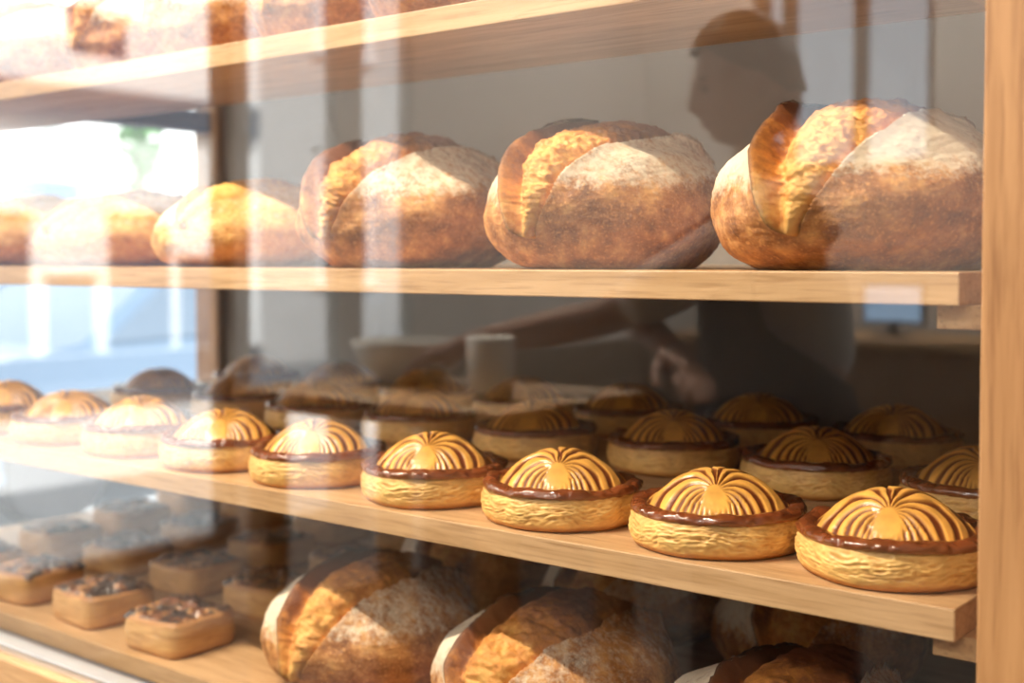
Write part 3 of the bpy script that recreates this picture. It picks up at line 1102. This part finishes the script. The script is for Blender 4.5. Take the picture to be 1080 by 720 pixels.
    for s in (1, -1):
        ev_ = head_at(-.010 + EV[:, 0] * .017, s * (.076 + EV[:, 1] * .010), -.008 + EV[:, 2] * .031)
        addm(ev_, EQ if s > 0 else EQ)
    bm.to_mesh(me)
    bm.free()
    tmp = bpy.data.objects.new('tmp', me)
    C.objects.link(tmp)
    rm = tmp.modifiers.new('Remesh', 'REMESH')
    rm.mode, rm.voxel_size = 'VOXEL', .0055
    sm = tmp.modifiers.new('Smooth', 'SMOOTH')
    sm.factor, sm.iterations = .5, 3
    bpy.context.view_layer.update()
    out = bpy.data.meshes.new_from_object(tmp.evaluated_get(bpy.context.evaluated_depsgraph_get()))
    bpy.data.objects.remove(tmp)
    out.polygons.foreach_set('use_smooth', [True] * len(out.polygons))
    link('body', out, SKIN, root)
    # hair cap
    sel_v = z > np.interp(x, [-1, -.55, -.15, .15, .45, .62, 1], [-.42, -.36, -.02, .10, .30, .52, .56])
    hk = 1.02 + .07 * sst(z, -.35, .45)
    HB = head_at(hx * hk - .002, hy * hk, hz * hk + .002)
    keep = sel_v[Q].all(1)
    q = Q[keep]
    used, inv = np.unique(q, return_inverse=True)
    ho = mesh_np('hair', HB[used], inv.reshape(q.shape), HAIR, root)
    so = ho.modifiers.new('Solid', 'SOLIDIFY')
    so.thickness, so.offset = .008, -1
    for s in (1, -1):                            # eyes and brows
        for nm, cz, r, m in (('eye', .004, .0085, HAIR), ('eyebrow', .026, .012, HAIR)):  # noqa
            fx, fy, fz = (.086, s * .031, cz)
            sc_ = (1, 1, 1) if nm == 'eye' else (.6, 1.9, .45)
            mesh_np(nm, head_at(fx + EV[:, 0] * r * sc_[0], fy + EV[:, 1] * r * sc_[1], fz + EV[:, 2] * r * sc_[2] * .8), EQ, m, root)
    mesh_np('mouth', head_at(.0985 + EV[:, 0] * .006, EV[:, 1] * .024, -.062 + EV[:, 2] * .0065), EQ, LIPS, root)
    # shirt: torso and sleeves to just above the elbows
    V.clear(), E.clear(), R_.clear()
    a = v(L(-.06, 0, .98), .145)
    b = v(L(-.05, 0, 1.10), .140, a)
    c = v(L(-.03, 0, 1.25), .150, b)
    d = v(L(-.02, 0, 1.345), .115, c)
    v(L(-.005, 0, 1.40), .070, d)
    for s, elbow in ((1, w2l((-1.36, -.06, -.11))), (-1, w2l((-1.42, -.20, -.09)))):
        sh = v(L(-.02, .175 * s, 1.335), .076, d)
        sp = L(-.02, .175 * s, 1.335)
        m1 = v(sp * .5 + elbow * .5, .066, sh)
        v(sp * .06 + elbow * .94, .058, m1)
    ms = skin_mesh(V, E, R_, a)
    ms.polygons.foreach_set('use_smooth', [True] * len(ms.polygons))
    link('shirt', ms, SHIRT, root)
    V.clear(), E.clear(), R_.clear()
    a = v(L(-.06, 0, .96), .140)
    for s in (1, -1):
        h = v(L(-.06, .095 * s, .88), .110, a)
        k = v(L(-.01, .105 * s, .50), .080, h)
        v(L(-.05, .11 * s, .12), .066, k)
    ms = skin_mesh(V, E, R_, a)
    ms.polygons.foreach_set('use_smooth', [True] * len(ms.polygons))
    link('trousers', ms, TROUS, root)
    for s in (1, -1):
        P = np.stack([EV[:, 0] * .14, EV[:, 1] * .050, np.maximum(EV[:, 2] * .055, -.04)], 1)
        pos = f[None] * (P[:, 0] + .03)[:, None] + sd[None] * (P[:, 1] + .115 * s)[:, None] + up[None] * (P[:, 2] + .042)[:, None]
        mesh_np('shoe', pos, EQ, SHOE, root)
    # apron: bib and skirt wrapped round the front of the body
    nu, nv = 40, 44
    AV = []
    for i in range(nv):
        zz = .42 + (1.34 - .42) * i / (nv - 1)
        half = np.interp(zz, [.42, .95, 1.02, 1.12, 1.34], [2.1, 2.2, 2.1, 1.15, .72])
        for j in range(nu):
            t = (j / (nu - 1) * 2 - 1) * half
            rx = np.interp(zz, [.42, .95, 1.1, 1.25, 1.34], [.175, .175, .165, .172, .150])
            ry = np.interp(zz, [.42, .95, 1.1, 1.25, 1.34], [.245, .215, .185, .200, .170])
            fold = .010 * math.sin(t * 7) * np.interp(zz, [.42, .9, 1.0], [1, .6, 0])
            AV.append(L(-.045 + (rx + fold) * math.cos(t), (ry + fold) * math.sin(t), zz))
    idx = np.arange(nu * nv).reshape(nv, nu)
    AQ = np.stack([idx[:-1, :-1], idx[:-1, 1:], idx[1:, 1:], idx[1:, :-1]], -1).reshape(-1, 4)
    ap = mesh_np('apron', np.array(AV), AQ, APRON, root)
    so = ap.modifiers.new('Solid', 'SOLIDIFY')
    so.thickness = .004
    return root


baker()
TABLEW = wood('worktable_top', (.55, .36, .19), (.42, .26, .12), 'x')
wt = thing('worktable', 'wooden worktable standing in front of the person', 'table', (-1.70, .10, 0))
boxes('table_top', [(-.36, .36, -.28, .20, .945, .985)], TABLEW, wt, bev=.004)
for sx in (-.31, .31):
    for sy in (-.23, .15):
        boxes('leg', [(sx - .03, sx + .03, sy - .03, sy + .03, 0, .945)], TABLEW, wt, bev=.003)
WHITE = plain('white_ceramic', (.85, .84, .80), .3, noise=.02)


def lathe(name, prof, mat, parent=None, M=40):
    th = np.linspace(0, 2 * np.pi, M, endpoint=False)
    rings = [np.stack([r * np.cos(th), r * np.sin(th), np.full(M, z)], 1) for r, z in prof]
    V, F = polar_mesh(rings, M, True, True)
    return mesh_np(name, V, F, mat, parent)


o = lathe('flour_jar', [(.035, 0), (.042, .004), (.045, .05), (.046, .115), (.042, .12), (.039, .118), (.037, .02)], WHITE)
o.location = (-1.51, .12, .985)
tag(o, 'white flour jar on the worktable', 'jar')
o = lathe('mixing_bowl', [(.06, 0), (.07, .004), (.11, .04), (.135, .09), (.13, .092), (.105, .045), (.06, .012)], WHITE)
o.location = (-1.86, -.03, .985)
tag(o, 'white mixing bowl on the worktable', 'bowl')
ct = thing('service_counter', 'wooden service counter against the far wall', 'counter', (-1.9, -3.05, 0))
boxes('counter_body', [(-.9, 1.2, -.28, .25, 0, .90)], OAK_Z, ct)
boxes('counter_top', [(-.93, 1.23, -.30, .30, .90, .94)], OAK, ct, bev=.004)
sc = thing('till_screen', 'small lit till screen on the service counter', 'screen', (-1.93, -3.0, .94))
boxes('stand', [(-.06, .06, -.05, .05, 0, .012), (-.015, .015, -.015, .0, .012, .07)], METALDARK, sc)
boxes('screen_body', [(-.13, .13, -.005, .015, .05, .22)], METALDARK, sc, bev=.004)
sm, nt, b = newmat('lit_screen')
b.inputs['Base Color'].default_value = (.2, .4, .7, 1)
b.inputs['Emission Color'].default_value = (.55, .75, 1, 1)
b.inputs['Emission Strength'].default_value = 1.6
boxes('display', [(-.118, .118, .0152, .017, .062, .208)], sm, sc)

# ------------------------------------------------------------------ lights
LAMPM = plain('lamp_housing', (.06, .06, .06), .4, .5, noise=.05)
tr = boxes('added_lamp_track', [(-3.1, -.9, -.22, -.18, HC_ - .03, HC_)], LAMPM)  # unseen track, added to carry the spots
tag(tr, 'added black lamp track, unseen, in front of the case', 'lamp track')
LZ = W(1.90)
for k, (x, tx, e) in enumerate(((-1.35, -.55, 100), (-2.05, -1.05, 95), (-2.75, -1.7, 95))):  # unseen spots added to stand in for sunlight on the case
    r = thing('added_spotlight', 'added ceiling spotlight in place of sun, ' + ('nearest the post side', 'middle of the track', 'window end of the track')[k], 'spotlight', (x, -.20, LZ), 0, 'added spotlights on the ceiling track')
    dirv = Vector((tx - x, 1.05 + .20, (W(-.10) - LZ))).normalized()
    qr = dirv.to_track_quat('-Z', 'Y')
    bm = bmesh.new()
    bmesh.ops.create_cone(bm, cap_ends=True, segments=28, radius1=.050, radius2=.050, depth=.16)
    bmesh.ops.translate(bm, verts=bm.verts, vec=(0, 0, .10))
    bmesh.ops.transform(bm, verts=bm.verts, matrix=qr.to_matrix().to_4x4())
    me = bpy.data.meshes.new('lamp_can')
    bm.to_mesh(me)
    bm.free()
    link('lamp_can', me, LAMPM, r)
    boxes('lamp_arm', [(-.012, .012, -.012, .012, .06, HC_ - .03 - LZ)], LAMPM, r)
    l = bpy.data.lights.new('stand_in_spot', 'SPOT')
    l.energy = e * 3.15
    l.color = (1.0, .86, .68)
    l.spot_size = math.radians(62)
    l.spot_blend = .5
    l.shadow_soft_size = .04
    lo = bpy.data.objects.new('stand_in_spot', l)
    C.objects.link(lo)
    lo.location = Vector((x, -.20, LZ))
    lo.rotation_euler = qr.to_euler()

for k, x in enumerate((-2.75, -1.45, .35)):  # unseen panels added to brighten the reflected wall and fill the rear galettes
    r = thing('added_panel_light', 'added ceiling fill panel by the far wall, ' + ('window side', 'middle one', 'room side')[k], 'fill light', (x, -2.55, HC_ - .03), 0, 'added fill panels by the far wall')
    boxes('light_frame', [(-.5, .5, -.32, .32, 0, .03)], CEIL, r)
    l = bpy.data.lights.new('panel_fill', 'AREA')
    l.shape, l.size, l.size_y = 'RECTANGLE', .95, .6
    l.energy = (40, 40, 85)[k]
    l.color = (1, .93, .84)
    lo = bpy.data.objects.new('panel_fill', l)
    C.objects.link(lo)
    lo.location = (x, -2.55, HC_ - .04)

sun = bpy.data.lights.new('sun', 'SUN')
sun.energy = 14
sun.angle = math.radians(.6)
sun.color = (1, .98, .955)
so_ = bpy.data.objects.new('sun', sun)
C.objects.link(so_)
so_.rotation_euler = Vector((-.66, -.22, -.70)).to_track_quat('-Z', 'Y').to_euler()

w = bpy.data.worlds.new('sky')
bpy.context.scene.world = w
w.use_nodes = True
bg = w.node_tree.nodes['Background']
bg.inputs['Color'].default_value = (.86, .93, 1.0, 1)
bg.inputs['Strength'].default_value = 1.8

# ------------------------------------------------------------------ camera
cam = bpy.data.cameras.new('camera')
cam.sensor_width = 36
cam.lens = 36 * 1300 / 1080
cam.shift_y = -38 / 1080
cam.clip_start = .01
cam.dof.use_dof = True
cam.dof.focus_distance = 1.20
cam.dof.aperture_fstop = 3.2
co = bpy.data.objects.new('camera', cam)
C.objects.link(co)
co.location = (0, 0, EYE)
co.rotation_euler = (math.radians(90 - 2.0706), 0, math.radians(90 - 51.476))
sc_ = bpy.context.scene
sc_.camera = co
sc_.view_settings.view_transform = 'Standard'
sc_.view_settings.look = 'None'
sc_.view_settings.exposure = 0
sc_.view_settings.gamma = 1
sc_.view_settings.use_curve_mapping = False
sc_.cycles.use_denoising = True
sc_.cycles.transparent_max_bounces = 24
sc_.cycles.max_bounces = 10
sc_.cycles.sample_clamp_indirect = 6
sc_.cycles.caustics_reflective = False
sc_.cycles.caustics_refractive = False
